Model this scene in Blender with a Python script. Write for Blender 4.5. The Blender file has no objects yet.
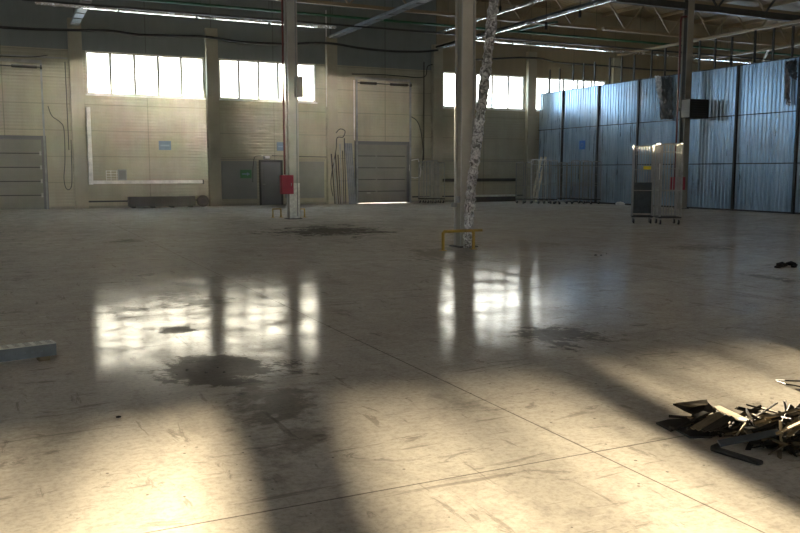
import bpy, bmesh, math, random
from mathutils import Vector, Matrix
random.seed(7)
S = bpy.context.scene
COL = S.collection
PI = math.pi
D = math.radians

# ------------------------------------------------------------------ camera
F = 831.0
PSI = D(25.5)
PIT = math.atan(95.5 / F)
CH = 1.67
Rv = Vector((math.cos(PSI), -math.sin(PSI), 0))
Hv = Vector((math.sin(PSI), math.cos(PSI), 0))
Fv = Hv * math.cos(PIT) + Vector((0, 0, -math.sin(PIT)))
Uv = Hv * math.sin(PIT) + Vector((0, 0, math.cos(PIT)))
CP = Vector((0, 0, CH))
cam = bpy.data.cameras.new('camera')
cam.sensor_width = 36
cam.lens = F / 800 * 36
cam.clip_end = 500
co = bpy.data.objects.new('camera', cam)
COL.objects.link(co)
co.location = CP
co.rotation_euler = (PI / 2 - PIT, 0, -PSI)
S.camera = co

# surveying helpers: where a sight line meets a real plane of the hall
def ray(px, py): return Fv * F + Rv * (px - 400) + Uv * (266.5 - py)
def atz(px, py, z=0.0):
    r = ray(px, py); return CP + r * ((z - CH) / r.z)
def aty(px, py, y):
    r = ray(px, py); return CP + r * (y / r.y)
def atx(px, py, x):
    r = ray(px, py); return CP + r * (x / r.x)

# ------------------------------------------------------------------ mesh helpers
def NB(): return bmesh.new()
def box(bm, x0, x1, y0, y1, z0, z1, mat=None):
    vs = [bm.verts.new(v) for v in ((x0,y0,z0),(x1,y0,z0),(x1,y1,z0),(x0,y1,z0),(x0,y0,z1),(x1,y0,z1),(x1,y1,z1),(x0,y1,z1))]
    if mat is not None:
        for v in vs: v.co = mat @ v.co
    for f in ((3,2,1,0),(4,5,6,7),(0,1,5,4),(1,2,6,5),(2,3,7,6),(3,0,4,7)):
        bm.faces.new([vs[i] for i in f])
    return vs
def cbox(bm, c, s, rot=None):
    M = Matrix.Translation(c)
    if rot is not None: M = M @ rot
    return box(bm, -s[0]/2, s[0]/2, -s[1]/2, s[1]/2, -s[2]/2, s[2]/2, M)
def bar(bm, a, b, w, h, roll=0.0):
    a = Vector(a); b = Vector(b); d = b - a
    L = d.length
    q = d.to_track_quat('X', 'Z').to_matrix().to_4x4()
    M = Matrix.Translation(a) @ q @ Matrix.Rotation(roll, 4, 'X')
    return box(bm, 0, L, -w/2, w/2, -h/2, h/2, M)
def tube(bm, pts, r, n=8, closed=False):
    pts = [Vector(p) for p in pts]
    rings = []
    N = len(pts)
    prev = None
    for i, p in enumerate(pts):
        if closed: t = pts[(i+1) % N] - pts[i-1]
        elif i == 0: t = pts[1] - pts[0]
        elif i == N-1: t = pts[-1] - pts[-2]
        else: t = (pts[i+1] - p).normalized() + (p - pts[i-1]).normalized()
        t.normalize()
        if prev is None:
            ref = Vector((0,0,1)) if abs(t.z) < .9 else Vector((1,0,0))
            u = t.cross(ref).normalized()
        else:
            u = (prev - t * prev.dot(t)).normalized()
        prev = u
        v = t.cross(u)
        rr = r[i] if isinstance(r, (list, tuple)) else r
        rings.append([bm.verts.new(p + (u * math.cos(2*PI*k/n) + v * math.sin(2*PI*k/n)) * rr) for k in range(n)])
    M = N if closed else N - 1
    for i in range(M):
        A = rings[i]; B = rings[(i+1) % N]
        for k in range(n):
            bm.faces.new((A[k], A[(k+1)%n], B[(k+1)%n], B[k]))
    if not closed:
        bm.faces.new(rings[0][::-1]); bm.faces.new(rings[-1])
def disc(bm, c, axis, r, t, n=20):
    a = Vector(axis).normalized()
    tube(bm, [Vector(c) - a*t/2, Vector(c) + a*t/2], r, n)
def catenary(a, b, sag, n=12):
    a = Vector(a); b = Vector(b)
    return [a.lerp(b, i/n) - Vector((0,0,sag*4*(i/n)*(1-i/n))) for i in range(n+1)]

def obj(name, bm, mat, parent=None, loc=None, bevel=0, smooth=False):
    bmesh.ops.recalc_face_normals(bm, faces=bm.faces[:])
    if loc is not None:
        loc = Vector(loc)
        for v in bm.verts: v.co -= loc
    me = bpy.data.meshes.new(name)
    bm.to_mesh(me); bm.free()
    if smooth:
        for p in me.polygons: p.use_smooth = True
    me.materials.append(mat)
    o = bpy.data.objects.new(name, me)
    COL.objects.link(o)
    if loc is not None: o.location = loc
    if parent is not None: o.parent = parent
    if bevel:
        m = o.modifiers.new('bevel', 'BEVEL'); m.width = bevel; m.segments = 2; m.limit_method = 'ANGLE'
    return o
def tag(o, label, cat, group=None):
    o['label'] = label; o['category'] = cat
    if group: o['group'] = group
    return o
def thing(name, label, cat, loc=(0,0,0), rz=0, group=None):
    o = bpy.data.objects.new(name, None); COL.objects.link(o)
    o.location = loc; o.rotation_euler = (0,0,rz)
    o.empty_display_size = .2
    return tag(o, label, cat, group)
def struct(name, bm, mat, parent=None, loc=None, bevel=0):
    o = obj(name, bm, mat, parent, loc, bevel)
    if parent is None: o['kind'] = 'structure'
    return o
def dup(root, loc=None, rz=None, label=None, group=None):
    r = root.copy(); COL.objects.link(r)
    if loc is not None: r.location = loc
    if rz is not None: r.rotation_euler = (0,0,rz)
    if label: r['label'] = label
    if group: r['group'] = group
    for ch in list(root.children):
        c = ch.copy(); COL.objects.link(c); c.parent = r
        for g in list(ch.children):
            d = g.copy(); COL.objects.link(d); d.parent = c
    return r

# ------------------------------------------------------------------ materials
class NT:
    def __init__(s, name):
        s.m = bpy.data.materials.new(name); s.m.use_nodes = True
        s.t = s.m.node_tree; s.n = s.t.nodes; s.l = s.t.links
        s.p = s.n['Principled BSDF']
        s.out = s.n['Material Output']
    def node(s, typ, **kw):
        n = s.n.new(typ)
        for k, v in kw.items(): setattr(n, k, v)
        return n
    def link(s, a, b): s.l.new(a, b)
    def val(s, sock, v):
        if isinstance(v, (int, float)): sock.default_value = v
        elif isinstance(v, (tuple, list)): sock.default_value = v if len(v) == 4 or sock.type == 'VECTOR' else (*v, 1)
        else: s.l.new(v, sock)
    def math(s, op, a, b=0.0, c=None, clamp=False):
        n = s.node('ShaderNodeMath', operation=op, use_clamp=clamp)
        s.val(n.inputs[0], a); s.val(n.inputs[1], b)
        if c is not None: s.val(n.inputs[2], c)
        return n.outputs[0]
    def coords(s, kind='Object', scale=(1,1,1), loc=(0,0,0)):
        tc = s.node('ShaderNodeTexCoord')
        mp = s.node('ShaderNodeMapping')
        mp.inputs['Scale'].default_value = scale; mp.inputs['Location'].default_value = loc
        s.l.new(tc.outputs[kind], mp.inputs[0])
        return mp.outputs[0]
    def noise(s, vec, scale, detail=4, rough=.55, dist=0):
        n = s.node('ShaderNodeTexNoise')
        n.inputs['Scale'].default_value = scale; n.inputs['Detail'].default_value = detail
        n.inputs['Roughness'].default_value = rough; n.inputs['Distortion'].default_value = dist
        s.l.new(vec, n.inputs['Vector']); return n.outputs['Fac']
    def ramp(s, f, stops):
        n = s.node('ShaderNodeValToRGB'); s.val(n.inputs[0], f)
        e = n.color_ramp.elements
        while len(e) < len(stops): e.new(.5)
        for i, (p, c) in enumerate(stops):
            e[i].position = p; e[i].color = (c, c, c, 1) if isinstance(c, (int, float)) else (*c, 1)
        return n.outputs[0]
    def mix(s, f, a, b, mode='MIX'):
        n = s.node('ShaderNodeMix', data_type='RGBA', blend_type=mode)
        s.val(n.inputs[0], f); s.val(n.inputs[6], a); s.val(n.inputs[7], b)
        return n.outputs[2]
    def bump(s, h, strength=.3, dist=.02):
        n = s.node('ShaderNodeBump'); n.inputs['Strength'].default_value = strength
        n.inputs['Distance'].default_value = dist; s.val(n.inputs['Height'], h)
        s.l.new(n.outputs[0], s.p.inputs['Normal'])

def simple(name, col, rough=.5, metal=0.0, vary=.25, scale=3.0, bump=0.0, spec=.5):
    t = NT(name); v = t.coords()
    n = t.noise(v, scale, 5, .6)
    dark = tuple(c * (1 - vary) for c in col); lite = tuple(min(1, c * (1 + vary)) for c in col)
    t.val(t.p.inputs['Base Color'], t.ramp(n, [(.3, dark), (.7, lite)]))
    r = t.math('MULTIPLY_ADD', n, .3, rough - .15, clamp=True)
    t.val(t.p.inputs['Roughness'], r)
    t.p.inputs['Metallic'].default_value = metal
    t.p.inputs['Specular IOR Level'].default_value = spec
    if bump: t.bump(n, bump)
    return t.m

M = {}
M['white_paint'] = simple('white_paint', (.78,.77,.73), .4)
M['batten_white'] = simple('batten_white', (.85,.85,.83), .22, 0, .05)
M['batten_metal'] = simple('batten_metal', (.8,.8,.8), .25, 1, .05)
M['dark_steel'] = simple('dark_steel', (.035,.036,.034), .55, .3)
M['black_rubber'] = simple('black_rubber', (.009,.009,.009), .6)
M['cage_mid'] = simple('cage_mid', (.22,.22,.205), .5, .2)
M['cage_light'] = simple('cage_light', (.5,.5,.47), .5, .2)
M['cage_dark'] = simple('cage_dark', (.17,.175,.165), .5, .5)
M['grey_steel'] = simple('grey_steel', (.24,.25,.25), .45, .6)
M['zinc'] = simple('zinc', (.30,.30,.28), .5, .2)
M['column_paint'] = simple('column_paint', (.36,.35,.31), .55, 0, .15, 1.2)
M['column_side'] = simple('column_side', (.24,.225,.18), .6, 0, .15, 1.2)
M['roof_tan'] = simple('roof_tan', (.24,.18,.105), .6, 0, .2, 1.0)
M['roof_beam'] = simple('roof_beam', (.34,.33,.29), .6, 0, .2, 1.5)
M['red_paint'] = simple('red_paint', (.30,.012,.035), .45, 0, .12)
M['red_pipe'] = simple('red_pipe', (.10,.015,.012), .5)
M['green_pipe'] = simple('green_pipe', (.02,.10,.045), .5)
M['yellow_paint'] = simple('yellow_paint', (.34,.21,.02), .5, 0, .3)
M['tan_ladder'] = simple('tan_ladder', (.75,.70,.55), .5)
M['blue_sign'] = simple('blue_sign', (.025,.14,.46), .45, 0, .05)
M['pale_blue_sign'] = simple('pale_blue_sign', (.11,.17,.26), .5, 0, .05)
M['sign_mark'] = simple('sign_mark', (.22,.30,.42), .5, 0, .03)
M['green_sign'] = simple('green_sign', (.035,.15,.05), .5, 0, .1)
M['wood_pale'] = simple('wood_pale', (.19,.155,.10), .8, 0, .35, 14, 0, .1)
M['wood_grey'] = simple('wood_grey', (.12,.10,.07), .8, 0, .4, 12, 0, .1)
M['scrap_dark'] = simple('scrap_dark', (.02,.0185,.016), .7, 0, .5, 8, 0, .15)
M['scrap_blue'] = simple('scrap_blue', (.10,.13,.17), .35, .7)
M['beam_blue'] = simple('beam_blue', (.13,.165,.20), .45, .2, .25, 6)
M['beam_pale'] = simple('beam_pale', (.62,.64,.58), .5, 0, .25, 10)
M['door_panel'] = simple('door_panel', (.17,.17,.145), .5, 0, .12, 1)
M['door_grey'] = simple('door_grey', (.10,.105,.11), .5, 0, .1, 1)
M['brown_dark'] = simple('brown_dark', (.032,.029,.023), .7, 0, .3)
M['lower_panel'] = simple('lower_panel', (.20,.205,.19), .55, 0, .1, 1)
M['yellow_tag'] = simple('yellow_tag', (.75,.62,.02), .5, 0, .05)
M['grey_sheet'] = simple('grey_sheet', (.17,.19,.21), .45, .4)
M['goods'] = simple('goods', (.05,.065,.075), .6, 0, .4, 5)
M['lamp_glow'] = simple('lamp_lens', (.8,.8,.8), .2, 0, .02)

# crumpled foil
t = NT('crumpled_foil'); v = t.coords()
n1 = t.noise(v, 9, 6, .7, 1.5); n2 = t.noise(v, 26, 4, .6, .5)
t.val(t.p.inputs['Base Color'], t.ramp(n1, [(.42, (.15,.15,.15)), (.60, (.9,.9,.9))]))
t.p.inputs['Metallic'].default_value = .75; t.p.inputs['Roughness'].default_value = .35
t.bump(t.math('ADD', n1, t.math('MULTIPLY', n2, .4)), 1.0, .06)
M['foil'] = t.m
M['foil_bright'] = simple('foil_bright', (.7,.72,.74), .35, .5, .4, 6, 1.0)

# galvanised corrugated sheet
t = NT('galvanised_sheet'); v = t.coords(scale=(1, 1, .035))
n1 = t.noise(v, 1.3, 5, .6); n2 = t.noise(v, 14, 3, .6)
w = t.noise(t.coords(), .35, 4, .6)
mx = t.math('MULTIPLY_ADD', n2, .45, t.math('MULTIPLY', n1, .6))
c = t.ramp(mx, [(.35, (.15,.25,.35)), (.65, (.36,.47,.58))])
c = t.mix(t.ramp(w, [(.52, 0), (.68, .55)]), c, (.17,.165,.15))
t.val(t.p.inputs['Base Color'], c)
t.p.inputs['Metallic'].default_value = .8
t.val(t.p.inputs['Roughness'], t.math('MULTIPLY_ADD', n2, .2, .20))
M['galv'] = t.m

# wall panels
def wallmat(name, base, rib=.0, seam=(3.0, 1.15), sdark=.62, x0=.2):
    t = NT(name); tc = t.node('ShaderNodeTexCoord'); sp = t.node('ShaderNodeSeparateXYZ')
    t.link(tc.outputs['Object'], sp.inputs[0])
    fx = t.math('FRACT', t.math('DIVIDE', t.math('ADD', sp.outputs[0], 60 - x0), seam[0]))
    fz = t.math('FRACT', t.math('DIVIDE', sp.outputs[2], seam[1]))
    lx = t.math('LESS_THAN', fx, .045 / seam[0]); lz = t.math('LESS_THAN', fz, .03 / seam[1])
    m = t.math('MAXIMUM', lx, lz)
    v = t.coords(); n = t.noise(v, .5, 5, .6); n3 = t.noise(t.coords(scale=(1,1,.15)), 2.5, 5, .65)
    nn = t.math('MULTIPLY_ADD', n3, .5, t.math('MULTIPLY', n, .5))
    c = t.ramp(nn, [(.3, tuple(x*.8 for x in base)), (.7, tuple(x*1.12 for x in base))])
    c = t.mix(t.math('MULTIPLY', m, 1 - sdark), c, (.03,.028,.02))
    t.val(t.p.inputs['Base Color'], c); t.p.inputs['Roughness'].default_value = .5
    if rib:
        wz = t.math('SINE', t.math('MULTIPLY', sp.outputs[2], 2*PI/rib))
        t.bump(wz, .35, .01)
    return t.m
M['wall'] = wallmat('wall_panels_beige', (.35,.325,.235), .14)
M['wall_upper'] = wallmat('wall_panels_grey', (.18,.20,.187), 0, (3.0, 4.5), .5)
M['wall_tan'] = wallmat('wall_panels_tan', (.27,.225,.145), 0, (3.0, 4.5), .6)
M['wall_plain'] = wallmat('wall_panels_plain', (.30,.28,.22), 0)
M['pilaster'] = simple('pilaster_concrete', (.33,.305,.225), .65, 0, .1, 1)

# roof deck
t = NT('roof_deck'); tc = t.node('ShaderNodeTexCoord'); sp = t.node('ShaderNodeSeparateXYZ'); t.link(tc.outputs['Object'], sp.inputs[0])
n = t.noise(t.coords(), .4, 5, .6)
t.val(t.p.inputs['Base Color'], t.ramp(n, [(.3, (.12,.085,.045)), (.7, (.25,.18,.10))]))
t.p.inputs['Roughness'].default_value = .6
t.bump(t.math('SINE', t.math('MULTIPLY', sp.outputs[0], 2*PI/.3)), .6, .05)
M['deck'] = t.m

# concrete floor
t = NT('worn_concrete_floor'); tc = t.node('ShaderNodeTexCoord'); sp = t.node('ShaderNodeSeparateXYZ'); t.link(tc.outputs['Object'], sp.inputs[0])
P = tc.outputs['Object']
def fn(sc, det=5, ro=.6, dist=0, scale=(1,1,1)): return t.noise(t.coords(scale=scale), sc, det, ro, dist)
big = fn(.22, 5, .6, .6); mid = fn(1.1, 8, .68, .8); fine = fn(7, 8, .72, .3); stretch = fn(1.6, 8, .7, .4, (1, .35, 1)); scr = fn(3.0, 10, .75, 1.2, (.5,1,1))
mixn = t.math('ADD', t.math('MULTIPLY', big, .3), t.math('ADD', t.math('MULTIPLY', mid, .35), t.math('MULTIPLY', fine, .35)))
base = t.ramp(mixn, [(.38, (.36,.33,.28)), (.5, (.46,.425,.36)), (.62, (.54,.505,.43))])
micro = fn(26, 6, .75, .2); streak = fn(5, 7, .7, .6, (.22, 1.4, 1)); streak2 = fn(5, 7, .7, .6, (1.5, .25, 1))
base = t.mix(1.0, base, t.ramp(micro, [(.40, .84), (.5, 1.0), (.58, 1.06)]), 'MULTIPLY')
base = t.mix(t.ramp(streak, [(.60, 0), (.64, .55)]), base, (.16,.145,.12))
base = t.mix(t.ramp(streak2, [(.61, 0), (.65, .5)]), base, (.15,.135,.11))
base = t.mix(t.ramp(streak, [(.345, .4), (.385, 0)]), base, (.62,.58,.5))
# darker scuffs
sc = t.ramp(stretch, [(.56, 0), (.68, .8)])
base = t.mix(t.math('MULTIPLY', sc, .45), base, (.10,.092,.078))
sp2 = t.ramp(scr, [(.60, 0), (.625, 1)])
base = t.mix(t.math('MULTIPLY', sp2, .4), base, (.085,.078,.066))
# fine pitting
vor = t.node('ShaderNodeTexVoronoi'); vor.inputs['Scale'].default_value = 5.5; t.link(t.coords(), vor.inputs['Vector'])
pit = t.math('LESS_THAN', vor.outputs['Distance'], t.math('MULTIPLY', mid, .10))
base = t.mix(t.math('MULTIPLY', pit, .7), base, (.05,.045,.038))
# pale scratches
wv = t.node('ShaderNodeTexWave', wave_type='RINGS'); wv.inputs['Scale'].default_value = .33; wv.inputs['Distortion'].default_value = 22; wv.inputs['Detail'].default_value = 3; wv.inputs['Detail Scale'].default_value = 1.2
t.link(t.coords(), wv.inputs['Vector'])
sl = t.ramp(wv.outputs['Fac'], [(.985, 0), (.997, 1)])
base = t.mix(t.math('MULTIPLY', t.math('MULTIPLY', sl, t.ramp(mid, [(.5,0),(.6,1)])), .3), base, (.5,.47,.4))
# joints
def line(axis, at, w):
    d = t.math('ABSOLUTE', t.math('SUBTRACT', sp.outputs[axis], at))
    return t.math('LESS_THAN', d, w)
j1 = atz(400, 360); j2 = atz(585, 448); k1 = atz(400, 488); k2 = atz(640, 443)
XJ = (j1.x + j2.x) / 2; YJ = (k1.y + k2.y) / 2
def rep(axis, at, per, w):
    d = t.math('ABSOLUTE', t.math('SUBTRACT', t.math('FRACT', t.math('DIVIDE', t.math('ADD', sp.outputs[axis], per*20 + per/2 - at), per)), .5))
    return t.math("LESS_THAN", d, t.math("DIVIDE", w, per))
wob = t.math('MULTIPLY', mid, .012)
J = t.math('MAXIMUM', rep(0, XJ, 6.0, wob), rep(1, YJ, 6.0, wob))
base = t.mix(t.math('MULTIPLY', J, .7), base, (.055,.048,.04))
# stains, plus pilaster shadow painted as dark patches: (pixel centre -> floor, half sizes along X and Y, strength)
warp = t.math('SUBTRACT', mid, .5); warp2 = t.math('SUBTRACT', fine, .5)
stain_shade_all = None
def stain(cx, cy, rx, ry, ang, k, soft=.35):  # draws the stains and the painted shadow patches alike
    global stain_shade_all
    ca, sa = math.cos(ang), math.sin(ang)
    dx = t.math('SUBTRACT', sp.outputs[0], cx); dy = t.math('SUBTRACT', sp.outputs[1], cy)
    u = t.math('DIVIDE', t.math('MULTIPLY_ADD', dx, ca, t.math('MULTIPLY', dy, sa)), rx)
    w_ = t.math('DIVIDE', t.math('MULTIPLY_ADD', dy, ca, t.math('MULTIPLY', dx, -sa)), ry)
    r = t.math('SQRT', t.math('ADD', t.math('MULTIPLY', u, u), t.math('MULTIPLY', w_, w_)))
    r = t.math('ADD', r, t.math('ADD', t.math('MULTIPLY', warp, 5.0), t.math('MULTIPLY', warp2, 3.0)))
    m = t.math('MULTIPLY', t.math('DIVIDE', t.math('SUBTRACT', 1.0, r), soft, clamp=True), k)
    stain_shade_all = m if stain_shade_all is None else t.math('MAXIMUM', stain_shade_all, m)
def pstain_shade(px, py, wpx, hpx, ang_along_view, k, soft=.35):
    c0 = atz(px, py); L = atz(px - wpx/2, py); R_ = atz(px + wpx/2, py); T = atz(px, py - hpx/2); B = atz(px, py + hpx/2)
    stain(c0.x, c0.y, (R_ - L).length / 2, (T - B).length / 2, -PSI + ang_along_view, k, soft)
pstain_shade(235, 370, 125, 24, 0, .85)
pstain_shade(215, 358, 70, 8, 0, .8)
pstain_shade(250, 384, 40, 10, 0, .6)
pstain_shade(190, 300, 85, 13, 0, .7)
pstain_shade(110, 311, 70, 9, .25, .6)
pstain_shade(176, 331, 32, 9, 0, .8)
pstain_shade(150, 274, 20, 4, 0, .9)
pstain_shade(205, 281, 60, 8, 0, .55)
pstain_shade(280, 400, 70, 45, 0, .6, .6)  # stain and the pilaster's cast shadow, both painted into the floor colour
pstain_shade(330, 231, 92, 10, 0, 1.0, .2)
pstain_shade(560, 337, 90, 22, 0, .75)
pstain_shade(455, 254, 90, 14, 0, .5)
pstain_shade(520, 245, 70, 12, 0, .4)
pstain_shade(125, 241, 30, 4, 0, .7)
pstain_shade(700, 247, 60, 5, 0, .5)
pstain_shade(765, 277, 46, 7, 0, .6)
pstain_shade(300, 440, 60, 50, 0, .45, .7)  # pilaster's cast shadow painted on as a soft dark patch
pstain_shade(60, 430, 120, 30, 0, .25, .8)
base = t.mix(t.math('MULTIPLY', stain_shade_all, .85), base, (.05,.045,.037))
hb = t.math('SUBTRACT', t.math('MULTIPLY_ADD', mid, .5, t.math('MULTIPLY', fine, .35)), t.math('MULTIPLY', J, .5))
bp = t.node('ShaderNodeBump'); bp.inputs['Strength'].default_value = .08; bp.inputs['Distance'].default_value = .02; t.link(hb, bp.inputs['Height'])
df = t.node('ShaderNodeBsdfDiffuse'); t.link(base, df.inputs[0]); df.inputs['Roughness'].default_value = .4; t.link(bp.outputs[0], df.inputs['Normal'])
gs = t.node('ShaderNodeBsdfGlossy', distribution='BECKMANN'); t.link(bp.outputs[0], gs.inputs['Normal'])
gs.inputs[0].default_value = (1, .98, .95, 1)
t.val(gs.inputs['Roughness'], t.math('ADD', t.math('MULTIPLY_ADD', fine, .07, .095), t.math('MULTIPLY', stain_shade_all, .1)))
fr = t.node('ShaderNodeFresnel'); fr.inputs['IOR'].default_value = 1.4
polish = t.ramp(t.math('MULTIPLY_ADD', mid, .5, t.math('MULTIPLY', fn(2.2, 9, .75, .5), .5)), [(.41, .07), (.58, .50)])
fac = t.math('MULTIPLY', fr.outputs[0], t.math('MULTIPLY', polish, t.math('SUBTRACT', 1.0, t.math('MULTIPLY', stain_shade_all, .75))))
fac = t.math('MULTIPLY', fac, t.math('SUBTRACT', 1.0, t.math('MULTIPLY', sc, .5)))
ms = t.node('ShaderNodeMixShader'); t.link(fac, ms.inputs[0]); g2 = t.node('ShaderNodeBsdfGlossy', distribution='BECKMANN'); g2.inputs['Roughness'].default_value = .48; t.link(base, g2.inputs[0])
m2 = t.node('ShaderNodeMixShader'); m2.inputs[0].default_value = .012; t.link(df.outputs[0], m2.inputs[1]); t.link(g2.outputs[0], m2.inputs[2]); t.link(m2.outputs[0], ms.inputs[1]); t.link(gs.outputs[0], ms.inputs[2])
t.n.remove(t.p); t.link(ms.outputs[0], t.out.inputs['Surface'])
M['floor'] = t.m

# thin glass pane
t = NT('window_glass')
tr = t.node('ShaderNodeBsdfTransparent'); tr.inputs[0].default_value = (.95,.97,.97,1)
gl = t.node('ShaderNodeBsdfGlossy'); gl.inputs['Roughness'].default_value = .05
mx = t.node('ShaderNodeMixShader'); mx.inputs[0].default_value = .06
t.link(tr.outputs[0], mx.inputs[1]); t.link(gl.outputs[0], mx.inputs[2]); t.link(mx.outputs[0], t.out.inputs['Surface'])
M['glass'] = t.m

# ------------------------------------------------------------------ room shell
XL, XR, YB, YF, ZC = -14.8, 57.2, 40.0, -14.0, 10.8
bm = NB(); box(bm, XL-.2, XR+.2, YF-.2, YB+3, -.2, 0); struct('floor', bm, M['floor'])
bm = NB(); box(bm, XL-.2, XR+.2, YF-.2, YB+.2, ZC, ZC+.2); struct('ceiling', bm, M['deck'])

def wall_holes(bm, lo, hi, z0, z1, holes, f):
    xs = sorted({lo, hi} | {h[0] for h in holes} | {h[1] for h in holes})
    zs = sorted({z0, z1} | {h[2] for h in holes if z0 < h[2] < z1} | {h[3] for h in holes if z0 < h[3] < z1})
    for i in range(len(xs)-1):
        for k in range(len(zs)-1):
            cx, cz = (xs[i]+xs[i+1])/2, (zs[k]+zs[k+1])/2
            if any(h[0] < cx < h[1] and h[2] < cz < h[3] for h in holes): continue
            f(bm, xs[i], xs[i+1], zs[k], zs[k+1])
ZS, ZT = 5.08, 6.97
WIN = [(3.62, 8.86), (9.56, 14.42), (21.62, 26.86), (27.55, 32.6), (39.5, 44.9), (45.5, 50.9)]  # last two added behind the partition, out of sight, for fill light
DOCK = [(-1.3, 1.72), (16.62, 19.56)]
MAN = (11.42, 12.62, 0, 2.2)
holes = [(a, b, ZS, ZT) for a, b in WIN] + [(a, b, 0, 3.1) for a, b in DOCK] + [MAN]
fb = lambda bm, a, b, z0, z1: box(bm, a, b, YB, YB+.2, z0, z1)
bm = NB(); wall_holes(bm, XL, XR, 0, 6.98, holes, fb); struct('wall_back', bm, M['wall'])
bm = NB(); box(bm, XL, 21.2, YB, YB+.2, 6.98, ZC); struct('wall_back_upper', bm, M['wall_upper'])
bm = NB(); box(bm, 21.2, XR, YB, YB+.2, 6.98, ZC); struct('wall_back_upper_tan', bm, M['wall_tan'])
ADDED_LW = [(4 + 6*i + .5, 4 + 6*i + 5.5, ZS, ZT) for i in (0, 1, 2, 4)]  # left-wall openings are added, unseen, to let in more daylight
fl = lambda bm, a, b, z0, z1: box(bm, XL-.2, XL, a, b, z0, z1)
bm = NB(); wall_holes(bm, YF, YB+.2, 0, ZC, ADDED_LW, fl); struct('wall_left', bm, M['wall_plain'])
bm = NB(); box(bm, XR, XR+.2, YF, YB+.2, 0, ZC); struct('wall_right', bm, M['wall_plain'])
ADDED_FW = [(XL + 6*i + .5, XL + 6*i + 5.5, 5.2, 6.9) for i in (1, 2, 4, 5, 7, 9, 11)]  # openings behind the camera, added unseen to brighten the hall
ff = lambda bm, a, b, z0, z1: box(bm, a, b, YF-.2, YF, z0, z1)
bm = NB(); wall_holes(bm, XL, XR, 0, ZC, ADDED_FW, ff); struct('wall_front', bm, M['wall_plain'])

# windows of the back wall; the side-wall ones are added for daylight
def window(n, a, b, alongx=True, panes=5):
    bm = NB(); w = .085
    def bx(u0, u1, z0, z1, d0=.05, d1=.13):
        if alongx: box(bm, u0, u1, YB+d0, YB+d1, z0, z1)
        else: box(bm, XL-d1, XL-d0, u0, u1, z0, z1)
    bx(a, a+w, ZS, ZT); bx(b-w, b, ZS, ZT); bx(a+w, b-w, ZS, ZS+w); bx(a+w, b-w, ZT-w, ZT)
    for i in range(1, panes):
        u = a + (b-a)*i/panes; bx(u-.06, u+.06, ZS+w, ZT-w)
    fr = struct('window_%d' % n, bm, M['white_paint'])
    for i in range(panes):
        u0 = a + (b-a)*i/panes + w*.6; u1 = a + (b-a)*(i+1)/panes - w*.6
        bm = NB()
        if alongx: box(bm, u0, u1, YB+.085, YB+.091, ZS+w, ZT-w)
        else: box(bm, XL-.091, XL-.085, u0, u1, ZS+w, ZT-w)
        obj('pane', bm, M['glass'], fr)
    bm = NB()
    if alongx: box(bm, a-.05, b+.05, YB-.06, YB, ZS-.06, ZS-.002)
    else: box(bm, XL, XL+.06, a-.05, b+.05, ZS-.06, ZS-.002)
    obj('window_sill', bm, M['white_paint'], fr)
for i, (a, b) in enumerate(WIN): window(i+1, a, b)
for i, h in enumerate(ADDED_LW): window(len(WIN)+1+i, h[0], h[1], False)
for i, h in enumerate(ADDED_FW):  # added front windows: bare frames out of view, there for their daylight
    bm = NB(); a, b, z0, z1 = h
    for k in range(6):
        u = a + (b-a-.06)*k/5; box(bm, u, u+.06, YF-.13, YF-.05, z0, z1)
    for z in (z0, (z0+z1)/2-.03, z1-.06): box(bm, a+.061, b-.061, YF-.12, YF-.06, z, z+.06)
    struct('window_%d' % (len(WIN)+len(ADDED_LW)+1+i), bm, M['white_paint'])

# pilasters of the back wall on the 6 m grid
for i, x in enumerate([3.2, 9.2, 15.2, 21.2, 27.2, 33.2, 39.2, 45.2, 51.2]):
    bm = NB(); box(bm, x-.28, x+.28, YB-.28, YB, 0, 8.3)
    struct('trim_%d' % (i+1), bm, M['pilaster'], bevel=.01)
    # a darker steel jamb beside the pilaster above the windows
nt = 9
def trim(bm, mat, bevel=0):
    global nt
    nt += 1
    return struct('trim_%d' % nt, bm, mat, bevel=bevel)
bm = NB(); box(bm, -1.0, 2.88, YB-.05, YB, 6.55, 6.62); trim(bm, M['roof_beam'])
for a, b in ((9.56, 11.3), (12.74, 14.8)):
    bm = NB(); box(bm, a, b, YB-.04, YB, .32, 2.15); trim(bm, M['lower_panel'])
for a, b in ((9.5, 11.3), (12.74, 14.85), (21.5, 26.9)):
    bm = NB(); box(bm, a, b, YB-.06, YB, 2.19, 2.25); trim(bm, M['column_side'])
for a, b in ((3.5, 8.9), (-14, -1.5), (21.5, 26.9), (19.8, 20.9)):
    bm = NB(); box(bm, a, b, YB-.035, YB, .26, .33); trim(bm, M['dark_steel'])
for k, (a, b) in enumerate(((1.9, 2.9), (3.5, 8.9), (9.5, 11.3), (12.75, 14.9), (15.5, 16.5), (19.7, 20.9), (21.5, 26.9))):
    bm = NB(); box(bm, a, b, YB-.02, YB, 0, .1); o = struct('baseboard_back_%d' % (k+1), bm, M['column_side'])

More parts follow.
